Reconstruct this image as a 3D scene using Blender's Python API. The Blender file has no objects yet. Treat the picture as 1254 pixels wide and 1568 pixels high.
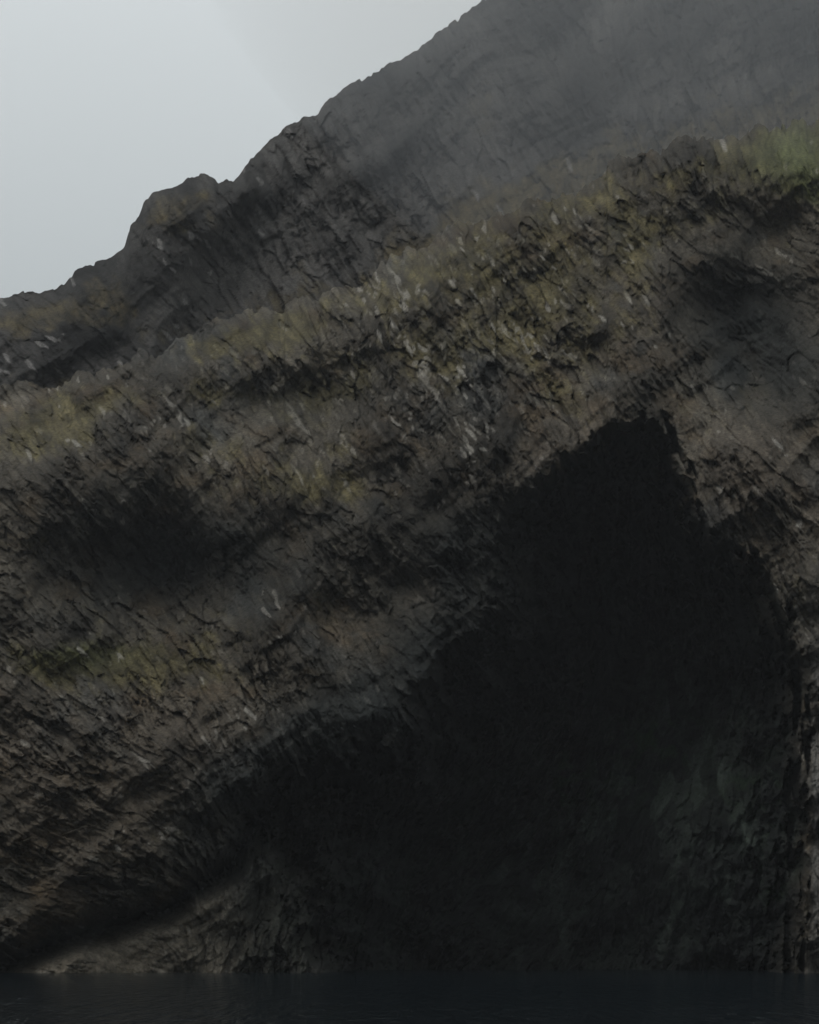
import bpy, math, numpy as np
from mathutils import Vector
D = 400.0; CH = 4.0      # viewing distance to the cliff foot, eye height

# ------------------------------------------------------------------ helpers
def hsh(ix, iy, s):
    h = (ix.astype(np.int64)*374761393 + iy.astype(np.int64)*668265263 + s*1442695041) & 0x7fffffff
    h = ((h ^ (h >> 13))*1274126177) & 0x7fffffff
    h = h ^ (h >> 16)
    return (h & 0xffff)/65535.0
def noise(x, y, s=0):
    xi = np.floor(x); yi = np.floor(y); fx = x-xi; fy = y-yi
    fx = fx*fx*(3-2*fx); fy = fy*fy*(3-2*fy)
    a = hsh(xi, yi, s); b = hsh(xi+1, yi, s); c = hsh(xi, yi+1, s); d = hsh(xi+1, yi+1, s)
    return (a*(1-fx)+b*fx)*(1-fy)+(c*(1-fx)+d*fx)*fy*1.0 - 0.5
def fbm(x, y, o=5, s=0, g=0.5):
    r = 0*x; a = 1.0
    for i in range(o):
        c, sn = math.cos(0.6*i+.3), math.sin(0.6*i+.3)
        r = r + a*noise((x*c-y*sn)*2**i+13.7*i, (x*sn+y*c)*2**i-7.1*i, s+i)
        a *= g
    return r
def sm(a, b, x):
    t = np.clip((x-a)/(b-a), 0, 1); return t*t*(3-2*t)
def seglist(P, U, V):
    d = np.full(U.shape, 1e9)
    for (x0, y0), (x1, y1) in zip(P[:-1], P[1:]):
        dx, dy = x1-x0, y1-y0
        t = np.clip(((U-x0)*dx+(V-y0)*dy)/(dx*dx+dy*dy+1e-9), 0, 1)
        d = np.minimum(d, np.hypot(U-x0-t*dx, V-y0-t*dy))
    return d
def inside(P, U, V):
    r = np.zeros(U.shape, bool)
    for (x0, y0), (x1, y1) in zip(P, P[1:]+P[:1]):
        if y0 == y1: continue
        c = ((y0 > V) != (y1 > V)) & (U < (x1-x0)*(V-y0)/(y1-y0)+x0)
        r ^= c
    return r

U0, U1, V0, V1, ST = -300.0, 1554.0, -450.0, 1562.0, 1.5
us = np.arange(U0, U1, ST); vs = np.arange(V0, V1, ST)
GU, GV = np.meshgrid(us, vs)
def samp(R, u, v):
    x = np.clip((u-U0)/ST, 0, R.shape[1]-1.001); y = np.clip((v-V0)/ST, 0, R.shape[0]-1.001)
    xi = x.astype(int); yi = y.astype(int); fx = x-xi; fy = y-yi
    return (R[yi, xi]*(1-fx)+R[yi, xi+1]*fx)*(1-fy)+(R[yi+1, xi]*(1-fx)+R[yi+1, xi+1]*fx)*fy

# direction of the basalt columns (0.1 m units across / down the face, degrees)
DIRS = [(600,500,58),(750,600,52),(700,420,60),(100,1200,38),(300,1100,58),(150,1330,20),(900,700,62),(1000,620,75),
        (620,920,25),(650,1010,55),(1000,900,88),(1200,700,40),(1150,850,60),(800,200,62),(500,250,60),(1100,120,80),
        (500,1080,62),(450,900,65),(400,780,60),(200,900,50),(50,700,45),(450,1400,105),(1200,1250,92),(1000,1200,110),
        (200,600,48),(900,480,45),(1100,500,35),(750,780,65),(550,680,55),(0,1000,42),(700,1250,-50)]
def direction(u, v):
    c = 0; s = 0
    for a, b, t in DIRS:
        w = np.exp(-((u-a)**2+(v-b)**2)/(2*110.0**2))+1e-9
        c = c+w*math.cos(2*math.radians(t)); s = s+w*math.sin(2*math.radians(t))
    return 0.5*np.arctan2(s, c)

WU = GU+9*fbm(GU/80, GV/80, 2, 11)+1.2*fbm(GU/9, GV/9, 2, 15)
WV = GV+9*fbm(GU/80, GV/80, 2, 21)+1.2*fbm(GU/9, GV/9, 2, 25)
def blocks(w, l, seed, jit=.10, prof=1.2):
    """elongated prisms following the column direction: height, random id, crack mask"""
    r = np.random.default_rng(seed)
    sp = math.sqrt(w*l)
    gx = np.arange(U0-sp, U1+sp, sp); gy = np.arange(V0-sp, V1+sp, sp)
    X, Y = np.meshgrid(gx, gy)
    X = (X+r.uniform(-.6, .6, X.shape)*sp).ravel(); Y = (Y+r.uniform(-.6, .6, Y.shape)*sp).ravel()
    T = direction(X, Y)+r.normal(0, jit, X.shape)
    SC = r.uniform(.85, 1.2, X.shape)
    RID = r.random(X.shape); HH = r.uniform(-1, 1, X.shape)
    TA = r.normal(0, .5, X.shape); TB = r.normal(0, .8, X.shape)
    F1 = np.full(GU.shape, 1e6, np.float32); F2 = F1.copy()
    H = np.zeros(GU.shape, np.float32); R = H.copy()
    n = int((1.25*l+10)/ST)+1
    for x, y, t, sc, q, h, ta, tb in zip(X, Y, T, SC, RID, HH, TA, TB):
        ci = int((x-U0)/ST); ri = int((y-V0)/ST)
        a, b = max(0, ri-n), min(GU.shape[0], ri+n); c, d = max(0, ci-n), min(GU.shape[1], ci+n)
        if a >= b or c >= d: continue
        du = WU[a:b, c:d]-x; dv = WV[a:b, c:d]-y
        p = (du*math.cos(t)+dv*math.sin(t))/(l*sc); s = (-du*math.sin(t)+dv*math.cos(t))/(w*sc)
        dd = p*p+s*s
        f1 = F1[a:b, c:d]; f2 = F2[a:b, c:d]
        m = dd < f1
        f2[...] = np.where(m, f1, np.minimum(f2, dd))
        f1[m] = dd[m]
        H[a:b, c:d][m] = (h+ta*p+tb*s-prof*np.maximum(np.abs(s)-.12, 0))[m]
        R[a:b, c:d][m] = q
    e = np.sqrt(F2)-np.sqrt(F1)
    return H, R, 1-sm(0.0, 0.16, e)
HL, RL, CL = blocks(38, 110, 1, prof=.3)
HB, RB, CB = blocks(19, 44, 6, .22, prof=.7)
HM, RM, CM = blocks(11, 50, 2, .10, prof=1.0)
HS, RS, CS = blocks(6, 19, 3, .22)
HT, RT, CT = blocks(4, 8, 4, .5, .3)
NB = fbm(GU/130, GV/130, 6, 40)
NBs = fbm(GU/130, GV/130, 3, 40)
NF = fbm(GU/14, GV/14, 4, 50)
NM = fbm(GU/45, GV/45, 5, 60)
# strata climbing from lower left to upper right
ca, sa = math.cos(math.radians(-38)), math.sin(math.radians(-38))
SX = GU*ca+GV*sa; SY = -GU*sa+GV*ca
NS = fbm(SX/330, (SY+40*NBs)/55, 4, 70)
NG = sm(-.25, .35, fbm(GU/85, GV/85, 3, 81))           # where blocks stand proud / where rubble covers them
NQ = sm(-.2, .2, fbm(GU/70, GV/70, 3, 91))
# --------------------------------------------------------- macro form of the sea cliff
CAVE = [(510,1600),(505,1490),(480,1420),(470,1350),(430,1290),(420,1235),(500,1190),(590,1130),(640,1060),(715,1000),
        (770,940),(790,880),(765,830),(768,790),(805,752),(870,700),(920,662),(970,645),(1010,640),(1045,690),(1068,750),
        (1085,810),(1150,850),(1190,900),(1208,970),(1245,1020),(1235,1100),(1243,1170),(1243,1300),(1238,1420),(1220,1480),(1220,1600)]
SD = seglist(CAVE+CAVE[:1], GU, GV); SD = np.where(inside(CAVE, GU, GV), SD, -SD)
PTS = [(-300,1490,-5),(-300,1100,8),(-300,640,60),(0,1490,-2),(250,1485,2),(480,1480,10),
       (100,1290,-4),(300,1200,-2),(100,1050,8),(350,1080,8),(480,1140,8),(230,870,37),(330,790,37),(100,850,28),(60,720,32),
       (250,700,35),(500,900,22),(600,1040,16),(700,950,22),(600,750,34),(750,650,36),(400,650,45),(200,630,54),(0,640,54),
       (850,560,40),(850,690,25),(950,620,27),(1010,600,32),(1100,400,52),(1150,480,50),(1100,650,20),(1250,600,24),(1250,800,6),(1200,900,4),
       (1250,1000,2),(1254,1490,-4),(1554,1490,-10),(1554,800,5),(1554,400,45),(400,510,66),(700,400,66),(1000,290,68),
       (1254,240,64),(900,1200,10),(700,1480,10),(1000,1480,0),(1554,120,80),(-300,1560,-8),(1554,1560,-12),(600,1560,6)]
P = np.array(PTS, float)
def tps(r2): return r2*np.log(r2+1e-9)
k = len(P); A = np.zeros((k+3, k+3)); d2 = ((P[:, None, :2]-P[None, :, :2])/300)**2
A[:k, :k] = tps(d2.sum(-1))+np.eye(k)*0.02; A[:k, k] = 1; A[:k, k+1:] = P[:, :2]/300; A[k, :k] = 1; A[k+1:, :k] = (P[:, :2]/300).T
sol = np.linalg.solve(A, np.concatenate([P[:, 2], [0, 0, 0]]))
DEP = sol[k]+sol[k+1]*GU/300+sol[k+2]*GV/300
for i in range(k):
    DEP = DEP+sol[i]*tps(((GU-P[i, 0])/300)**2+((GV-P[i, 1])/300)**2)
# undercut above the gravel ramp
CR = [(-300,1520),(0,1483),(100,1440),(250,1395),(350,1330),(400,1250)]
crd = seglist(CR, GU, GV)
DEP += 12*np.exp(-(crd/20)**2)
# hollows
for a, b, ra, rb, h in [(240,870,130,70,14),(480,600,90,45,8),(1130,480,90,70,16),(1190,350,70,40,10),(330,620,80,40,7),(880,880,60,60,6),(60,560,60,20,6),(1170,570,60,50,9)]:
    DEP += h*np.exp(-((GU-a)/ra)**2-((GV-b)/rb)**2)
DEP += NBs*10+NS*5.5+NM*1.3
leftlip = sm(1000, 800, GU)*sm(720, 860, GV)
sdj = SD+(RM-.5)*22+(RB-.5)*12+NF*10+NB*(16+34*leftlip)+30*NM*leftlip
push = 95*(1-np.exp(-np.clip(sdj+20*leftlip, 0, None)/(60*(1+2.6*leftlip))))
push *= 1-0.45*np.exp(-((GU-1080)/170)**2-((GV-1300)/230)**2)
DEP += push
cavem = sm(0, 60, sdj)
CRV = np.interp(GU, [c[0] for c in CR]+[520], [c[1] for c in CR]+[1240])
ramp = sm(10, -20, SD)*sm(-6, 22, GV-CRV)*sm(560, 470, GU)
amp = (1-0.1*cavem)*(.40+.62*NG)*(1-0.7*ramp*sm(400, 260, GU))
DEP += -amp*(1.0*HL+(.4+1.0*NQ)*HB+(1.5-.9*NQ)*HM+0.5*HS+.28*HT)+amp*(0.3*CM+0.15*CS)+0.5*NF
# ------------------------------------------------------------------ crest lines
CC = [(-300,660),(-60,612),(0,586),(40,580),(75,594),(130,570),(170,567),(215,540),(240,545),(270,512),(330,482),(400,470),(430,474),(470,452),(520,436),(545,438),(580,404),(610,392),(650,386),(700,340),
      (740,336),(790,318),(860,292),(900,285),(950,240),(990,240),(1050,208),(1100,215),(1160,196),(1254,180),(1554,120)]
MS = [(-300,520),(-120,470),(0,455),(85,447),(98,437),(115,416),(140,402),(165,392),(190,373),(200,342),(212,330),(222,305),(236,294),(265,284),
      (300,268),(318,265),(329,269),(334,279),(357,281),(368,262),(375,249),(408,222),(440,189),(468,181),(488,170),(499,152),(520,142),(545,122),
      (575,112),(610,90),(640,74),(668,52),(690,34),(715,18),(740,0),(850,-70),(1000,-140),(1254,-260),(1554,-400)]
def crest(Q, u): return np.interp(u, [p[0] for p in Q], [p[1] for p in Q])
ccv = crest(CC, GU)
near = np.clip(1-(GV-ccv)/90, 0, 1.3)
DEPC = DEP+(10+24*(NBs+.2).clip(0, 1))*near**1.5
# ------------------------------------------------------------------ albedo of the cliff (rock and grass colour, with some shade painted in)
def blob(*L):
    r = 0
    for a, b, ra, rb, rot, h in L:
        c, s = math.cos(math.radians(rot)), math.sin(math.radians(rot))
        x = (GU-a)*c+(GV-b)*s; y = -(GU-a)*s+(GV-b)*c
        r = r+h*np.exp(-(x/ra)**2-(y/rb)**2)
    return r
def mix(C, m, c): 
    return C*(1-m[..., None])+np.array(c)*m[..., None]
col = np.zeros(GU.shape+(3,))+np.array([.066, .057, .044])
col = mix(col, sm(.05, .5, fbm(GU/60, GV/40, 5, 77))*.6, (.082, .058, .033))
col = mix(col, sm(.05, .5, fbm(GU/90, GV/90, 5, 97))*.6, (.040, .044, .045))
col *= (1+1.0*NB+.8*NS+.4*NM).clip(.35, 2)[..., None]
gr = blob((430,505,120,28,-12,1.1),(150,615,120,30,-12,.8),(60,650,90,25,-10,.6),(330,530,60,30,-20,.6),(620,430,90,35,-25,.5),
          (760,370,90,40,-20,.6),(900,310,110,40,-15,.6),(1080,255,100,30,-8,1.0),(1220,240,80,60,0,1.5),(850,600,80,20,40,.5),
          (100,1015,140,35,5,.95),(260,1020,100,40,5,.75),(510,760,120,25,0,.8),(690,480,160,90,-30,.65),(600,570,160,40,-15,.7),
          (870,460,160,60,-30,.7),(440,740,90,25,0,.55),(1230,890,30,40,0,.5),(960,520,120,50,-40,.6),(330,600,100,25,0,.5),(1200,620,60,30,0,.3),(580,680,90,35,0,.55),
          (100,680,130,30,-10,.55),(700,870,60,60,0,.35),(1050,330,120,40,-20,.5),(350,980,90,30,0,.4))
gm = sm(.22, .85, gr*0.8+NB*.6+NM*.45+NF*.28+(RM-.5)*.2+(RS-.5)*.15)
gcol = np.array([.076, .064, .031])*(1+.9*NF+.5*NM)[..., None]
gg = np.clip(blob((1225,235,70,55,0,1.),(1250,300,30,40,0,.8),(110,1000,90,30,0,.6)), 0, 1)
gcol = gcol*(1-gg[..., None])+np.array([.078, .088, .034])*gg[..., None]*(1+.6*NF)[..., None]
col = col*(1-gm[..., None]*.9)+gcol*gm[..., None]*.9
tan = np.clip(ramp*1.0, 0, 1)*(1-.7*cavem)
col = mix(col, tan*.85, (.135, .118, .092))
col = mix(col, tan*sm(330, 440, GU)*sm(.0, .3, NF+NB+.1)*.6, (.07, .07, .033))
br = np.clip(blob((80,1200,160,110,30,.9),(300,1130,110,60,20,.6),(870,680,80,40,-35,1.),(1220,760,120,80,0,.8),(640,910,60,20,15,.9),(1000,480,60,60,0,.5),(1130,690,60,60,0,.6)), 0, 1)
col = mix(col, br*.7*(.75+.8*NM).clip(0, 1), (.120, .097, .074))
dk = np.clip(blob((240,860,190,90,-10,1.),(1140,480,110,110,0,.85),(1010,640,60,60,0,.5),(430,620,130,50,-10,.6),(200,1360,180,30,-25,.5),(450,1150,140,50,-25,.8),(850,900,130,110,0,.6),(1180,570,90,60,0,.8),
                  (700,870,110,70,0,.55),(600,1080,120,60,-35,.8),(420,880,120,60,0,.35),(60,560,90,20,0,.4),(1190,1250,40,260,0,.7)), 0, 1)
dk = np.clip(dk+1.05*sm(-200, -20, SD+110*NB+40*NM)*leftlip, 0, 1)  # painted falloff into the cave's shade along its left lip
col = mix(col, dk*.82, (.015, .018, .018))  # shade of hollows and overhangs darkened into the rock colour
col = mix(col, np.clip(np.exp(-(crd/18)**2)*.9, 0, 1)*sm(520, 380, GU), (.008, .010, .010))  # shadow under the overhang, painted as a near-black band
# block to block variation, pale column ends
col *= (.47+.28*RB+.33*RM+.28*RS+.3*RT)[..., None]
strip = np.clip(blob((1275,1250,36,300,0,1.5),(1262,1180,30,60,0,.9)), 0, 1)*sm(6, -8, SD)
col = mix(col, strip*.8, (.15, .145, .135))
col *= (1-.5*strip*CM)[..., None]
pr = np.clip(.10+blob((690,550,150,120,-20,.85),(780,590,60,40,0,.6),(560,450,60,40,0,.5),(260,640,60,50,0,.6),(370,1160,90,50,-30,.8),(280,1260,90,40,-20,.5),
                      (1225,950,40,70,0,1.),(1250,1170,20,60,0,1.),(650,920,30,20,0,.7),(250,560,80,40,0,.4),(1080,300,60,30,0,.3),(800,400,120,60,0,.4)), 0, 1)
ncl = sm(-.1, .35, NM)
pl = ((RS > 1-.15*pr)*(1-CS)+(RT > 1-.15*pr)*.8*(1-CT))*(.25+.75*ncl)+.6*(RM > 1-.03*pr)*(1-CM)*(RS > .35)
col = mix(col, np.clip(pl, 0, 1)*.75*(1-cavem)*(1-.8*dk), (.28, .262, .23))
col *= (1-.32*np.clip(CM*.7+.5*CS+.4*CB*NQ, 0, 1))[..., None]
# cave gloom painted into the rock colour; lit patches lighter, algae green
cave_shade = sm(-12-30*leftlip, 50+90*leftlip, sdj)
cave_col = np.zeros(col.shape)+np.array([.009, .011, .011])
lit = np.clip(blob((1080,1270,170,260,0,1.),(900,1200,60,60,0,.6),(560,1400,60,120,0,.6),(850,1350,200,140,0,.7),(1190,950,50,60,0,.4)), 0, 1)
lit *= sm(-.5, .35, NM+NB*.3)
cave_col = cave_col+lit[..., None]*np.array([.030, .038, .031])*(.02+1.6*RM*RB+1.4*RS*RB)[..., None]
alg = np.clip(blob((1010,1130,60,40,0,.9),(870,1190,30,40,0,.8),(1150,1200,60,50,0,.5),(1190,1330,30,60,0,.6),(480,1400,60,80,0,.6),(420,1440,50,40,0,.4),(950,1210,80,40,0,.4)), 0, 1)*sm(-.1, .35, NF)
cave_col = cave_col*(1-alg[..., None]*.6)+np.array([.030, .068, .024])*alg[..., None]*.6
shade_mix = cave_shade*(1-.75*sm(90, 20, np.hypot((GU-470)/.9, (GV-1440)/1.6)))
col = col*(1-shade_mix[..., None])+cave_col*shade_mix[..., None]
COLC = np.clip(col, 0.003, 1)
# ------------------------------------------------------------------ mountain behind
spur = np.interp(GV, [200,270,290,420,520,720], [375,372,368,285,240,190])
rgt = sm(-12, 40, GU-spur+20*NB)
NGm = sm(-.3, .3, fbm(GU/100, GV/100, 3, 181))
DEPM = 128+(620-GV)*.14+13*rgt+12*NBs+6*NS+1.5*NM
DEPM += blob((280,330,60,50,0,-8),(330,420,60,120,30,5))
DEPM += (.4+.6*NGm)*(-(1.0*HL+1.0*HB*NQ+1.2*HM+.5*HS+.2*HT)*(.5+.5*rgt)+(.3*CM))+.6*NF
nmm = np.clip(1-(GV-crest(MS, GU))/60, 0, 1); DEPM += 12*nmm**2
cm = np.zeros(GU.shape+(3,))+np.array([.046, .043, .040])
cm *= ((1+1.0*NB+.9*NS+.5*NM)*(.5+.2*RB+.3*RM+.3*RS+.3*RT)).clip(.2, 2)[..., None]
gm2 = blob((80,490,110,35,-5,1.),(160,440,60,30,-20,.8),(270,330,60,40,-20,.8),(200,500,60,40,0,.6),(300,300,30,12,0,.5))+.75*sm(110, 10, ccv-GV)*sm(450, 800, GU)+.45*sm(50, 0, ccv-GV)
gm2 = sm(.30, .80, gm2*.8+NB*.6+NM*.35+NF*.28)
cm = cm*(1-gm2[..., None])+np.array([.072, .058, .032])*gm2[..., None]*(1+.8*NF[..., None])
pm = (RS > 1-.14*np.clip(.02+blob((370,310,40,50,0,1.),(290,400,50,60,0,.8),(470,190,60,20,0,.4),(240,530,80,40,0,.7),(60,550,60,30,0,.6)), 0, 1))*(1-CS)
cm = mix(cm, pm*.65, (.22, .21, .20))
cm *= (1-.35*np.clip(CM+.5*CS, 0, 1))[..., None]
COLM = np.clip(cm, .005, 1)

def rock_mat(name):
    m = bpy.data.materials.new(name); m.use_nodes = True
    n = m.node_tree.nodes; l = m.node_tree.links; b = n['Principled BSDF']
    b.inputs['Roughness'].default_value = .88; b.inputs['Specular IOR Level'].default_value = .2
    at = n.new('ShaderNodeAttribute'); at.attribute_name = 'Col'
    tc = n.new('ShaderNodeTexCoord')
    ns = n.new('ShaderNodeTexNoise'); ns.inputs['Scale'].default_value = 1.7; ns.inputs['Detail'].default_value = 8; ns.inputs['Roughness'].default_value = .65
    l.new(tc.outputs['Object'], ns.inputs['Vector'])
    mr = n.new('ShaderNodeMapRange'); mr.inputs['From Min'].default_value = .3; mr.inputs['From Max'].default_value = .7
    mr.inputs['To Min'].default_value = .5; mr.inputs['To Max'].default_value = 1.5
    l.new(ns.outputs['Fac'], mr.inputs['Value'])
    vm = n.new('ShaderNodeVectorMath'); vm.operation = 'SCALE'
    l.new(at.outputs['Color'], vm.inputs[0]); l.new(mr.outputs['Result'], vm.inputs['Scale'])
    l.new(vm.outputs['Vector'], b.inputs['Base Color'])
    bp = n.new('ShaderNodeBump'); bp.inputs['Strength'].default_value = .5; bp.inputs['Distance'].default_value = .35
    l.new(ns.outputs['Fac'], bp.inputs['Height']); l.new(bp.outputs['Normal'], b.inputs['Normal'])
    return m
def sheet(name, top, vbot, dep, colr, step, mat, jag, s):
    u = np.arange(U0+3, U1-3, step); nu = len(u)
    tv = crest(top, u)+jag*(fbm(u/22, u*0+.5, 4, s))
    tv = tv-samp(HM, u, tv)*jag*.2
    nr = int((vbot-tv.min())/step)
    t = np.linspace(0, 1, nr)[:, None]
    V = vbot+(tv[None, :]-vbot)*t; Uu = np.broadcast_to(u[None, :], V.shape)
    Y = samp(dep, Uu, V)
    C = np.stack([samp(colr[..., i], Uu, V) for i in range(3)], -1)
    f = (D+Y)/D
    X = (Uu-627)/10*f; Z = CH+((1490-V)/10-CH)*f
    # back side of the crest
    nb = 14; k = (np.arange(1, nb+1)/nb)[:, None]
    Yb = Y[-1]+k**1.2*90; Zb = Z[-1]-k**1.5*75-.3*k+0*Yb
    Xb = np.broadcast_to(X[-1], Yb.shape)
    X = np.vstack([X, Xb]); Y = np.vstack([Y, Yb]); Z = np.vstack([Z, Zb])
    C = np.concatenate([C, np.broadcast_to(C[-1], (nb,)+C[-1].shape)])
    R = X.shape[0]
    co = np.stack([X, Y, Z], -1).reshape(-1, 3).astype(np.float32)
    i = np.arange((R-1)*nu).reshape(R-1, nu)[:, :-1].ravel()
    q = np.stack([i, i+1, i+1+nu, i+nu], -1).astype(np.int32)
    me = bpy.data.meshes.new(name)
    me.vertices.add(len(co)); me.vertices.foreach_set('co', co.ravel())
    me.loops.add(q.size); me.loops.foreach_set('vertex_index', q.ravel())
    me.polygons.add(len(q)); me.polygons.foreach_set('loop_start', np.arange(0, q.size, 4, dtype=np.int32))
    me.update(calc_edges=True)
    ca = me.attributes.new('Col', 'FLOAT_COLOR', 'POINT')
    c4 = np.ones((len(co), 4), np.float32); c4[:, :3] = C.reshape(-1, 3)
    ca.data.foreach_set('color', c4.ravel())
    me.materials.append(mat)
    ob = bpy.data.objects.new(name, me); bpy.context.collection.objects.link(ob)
    return ob
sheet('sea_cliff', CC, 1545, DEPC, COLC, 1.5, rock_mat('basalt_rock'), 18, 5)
sheet('mountain', MS, 720, DEPM, COLM, 1.8, rock_mat('mountain_rock'), 9, 9)

# ------------------------------------------------------------------ sea
me = bpy.data.meshes.new('sea'); S = 6000
me.from_pydata([(-S, -S, 0), (S, -S, 0), (S, S, 0), (-S, S, 0)], [], [(0, 1, 2, 3)])
sea = bpy.data.objects.new('sea', me); bpy.context.collection.objects.link(sea)
m = bpy.data.materials.new('sea_water'); m.use_nodes = True; n = m.node_tree.nodes; l = m.node_tree.links; b = n['Principled BSDF']
b.inputs['Base Color'].default_value = (.008, .014, .019, 1); b.inputs['Roughness'].default_value = .08; b.inputs['IOR'].default_value = 1.33
b.inputs['Specular IOR Level'].default_value = .35
tc = n.new('ShaderNodeTexCoord'); mp = n.new('ShaderNodeMapping'); mp.inputs['Scale'].default_value = (.9, .07, 1)
ns = n.new('ShaderNodeTexNoise'); ns.inputs['Scale'].default_value = 1.0; ns.inputs['Detail'].default_value = 4; ns.inputs['Roughness'].default_value = .65
bp = n.new('ShaderNodeBump'); bp.inputs['Distance'].default_value = 2.0; bp.inputs['Strength'].default_value = 1
l.new(tc.outputs['Object'], mp.inputs['Vector']); l.new(mp.outputs['Vector'], ns.inputs['Vector']); l.new(ns.outputs['Fac'], bp.inputs['Height']); l.new(bp.outputs['Normal'], b.inputs['Normal'])
me.materials.append(m)

# ------------------------------------------------------------------ mist
def mist(name, c, r, dens):
    bpy.ops.mesh.primitive_uv_sphere_add(segments=48, ring_count=24, location=c)
    o = bpy.context.object; o.name = name; o.scale = r
    m = bpy.data.materials.new(name+'_vapour'); m.use_nodes = True; n = m.node_tree.nodes; n.clear()
    out = n.new('ShaderNodeOutputMaterial'); v = n.new('ShaderNodeVolumeScatter')
    v.inputs['Color'].default_value = (.93, .96, 1, 1); v.inputs['Density'].default_value = dens; v.inputs['Anisotropy'].default_value = .2
    m.node_tree.links.new(v.outputs['Volume'], out.inputs['Volume']); o.data.materials.append(m)
mist('mist_bank', (150, 130, 275), (215, 155, 170), .0018)
mist('mist_bank', (0, 190, 120), (450, 380, 330), .00013)

# ------------------------------------------------------------------ light
w = bpy.data.worlds.new('World'); bpy.context.scene.world = w; w.use_nodes = True
n = w.node_tree.nodes; l = w.node_tree.links; bg = n['Background']
sk = n.new('ShaderNodeTexSky'); sk.sky_type = 'NISHITA'; sk.sun_disc = False
sk.dust_density = 4; sk.air_density = 1.5
hs = n.new('ShaderNodeHueSaturation'); hs.inputs['Saturation'].default_value = .15
l.new(sk.outputs['Color'], hs.inputs['Color'])
tc = n.new('ShaderNodeTexCoord'); sx = n.new('ShaderNodeSeparateXYZ'); l.new(tc.outputs['Generated'], sx.inputs[0])
cr = n.new('ShaderNodeValToRGB'); l.new(sx.outputs['Z'], cr.inputs[0])
e = cr.color_ramp.elements; e[0].position = 0; e[0].color = (.40, .44, .455, 1); e[1].position = .38; e[1].color = (.76, .81, .83, 1)
k = cr.color_ramp.elements.new(.22); k.color = (.47, .515, .535, 1)
sc = n.new('ShaderNodeVectorMath'); sc.operation = 'SCALE'; sc.inputs['Scale'].default_value = 10; l.new(cr.outputs['Color'], sc.inputs[0])
mx = n.new('ShaderNodeMix'); mx.data_type = 'RGBA'; mx.inputs['Factor'].default_value = .88
l.new(hs.outputs['Color'], mx.inputs['A']); l.new(sc.outputs['Vector'], mx.inputs['B']); l.new(mx.outputs['Result'], bg.inputs['Color'])
bg.inputs['Strength'].default_value = .1
sd = bpy.data.lights.new('sun', 'SUN'); sd.energy = .5; sd.angle = math.radians(35); sd.color = (1, .95, .88)
so = bpy.data.objects.new('sun', sd); bpy.context.collection.objects.link(so)
dirv = Vector((-.6, -.65, .9)).normalized(); so.rotation_euler = dirv.to_track_quat('Z', 'Y').to_euler()
sk.sun_elevation = math.asin(dirv.z); sk.sun_rotation = math.atan2(dirv.x, dirv.y)

cd = bpy.data.cameras.new('camera'); co = bpy.data.objects.new('camera', cd); bpy.context.collection.objects.link(co)
co.location = (0, -D, CH); co.rotation_euler = (math.radians(90), 0, 0)
cd.sensor_fit = 'HORIZONTAL'; cd.sensor_width = 36; cd.lens = 36*D/125.4; cd.shift_y = (70.6-CH)/125.4
cd.clip_end = 20000; cd.clip_start = .5
s = bpy.context.scene; s.camera = co; s.view_settings.view_transform = 'Standard'; s.view_settings.look = 'None'; s.view_settings.exposure = 0
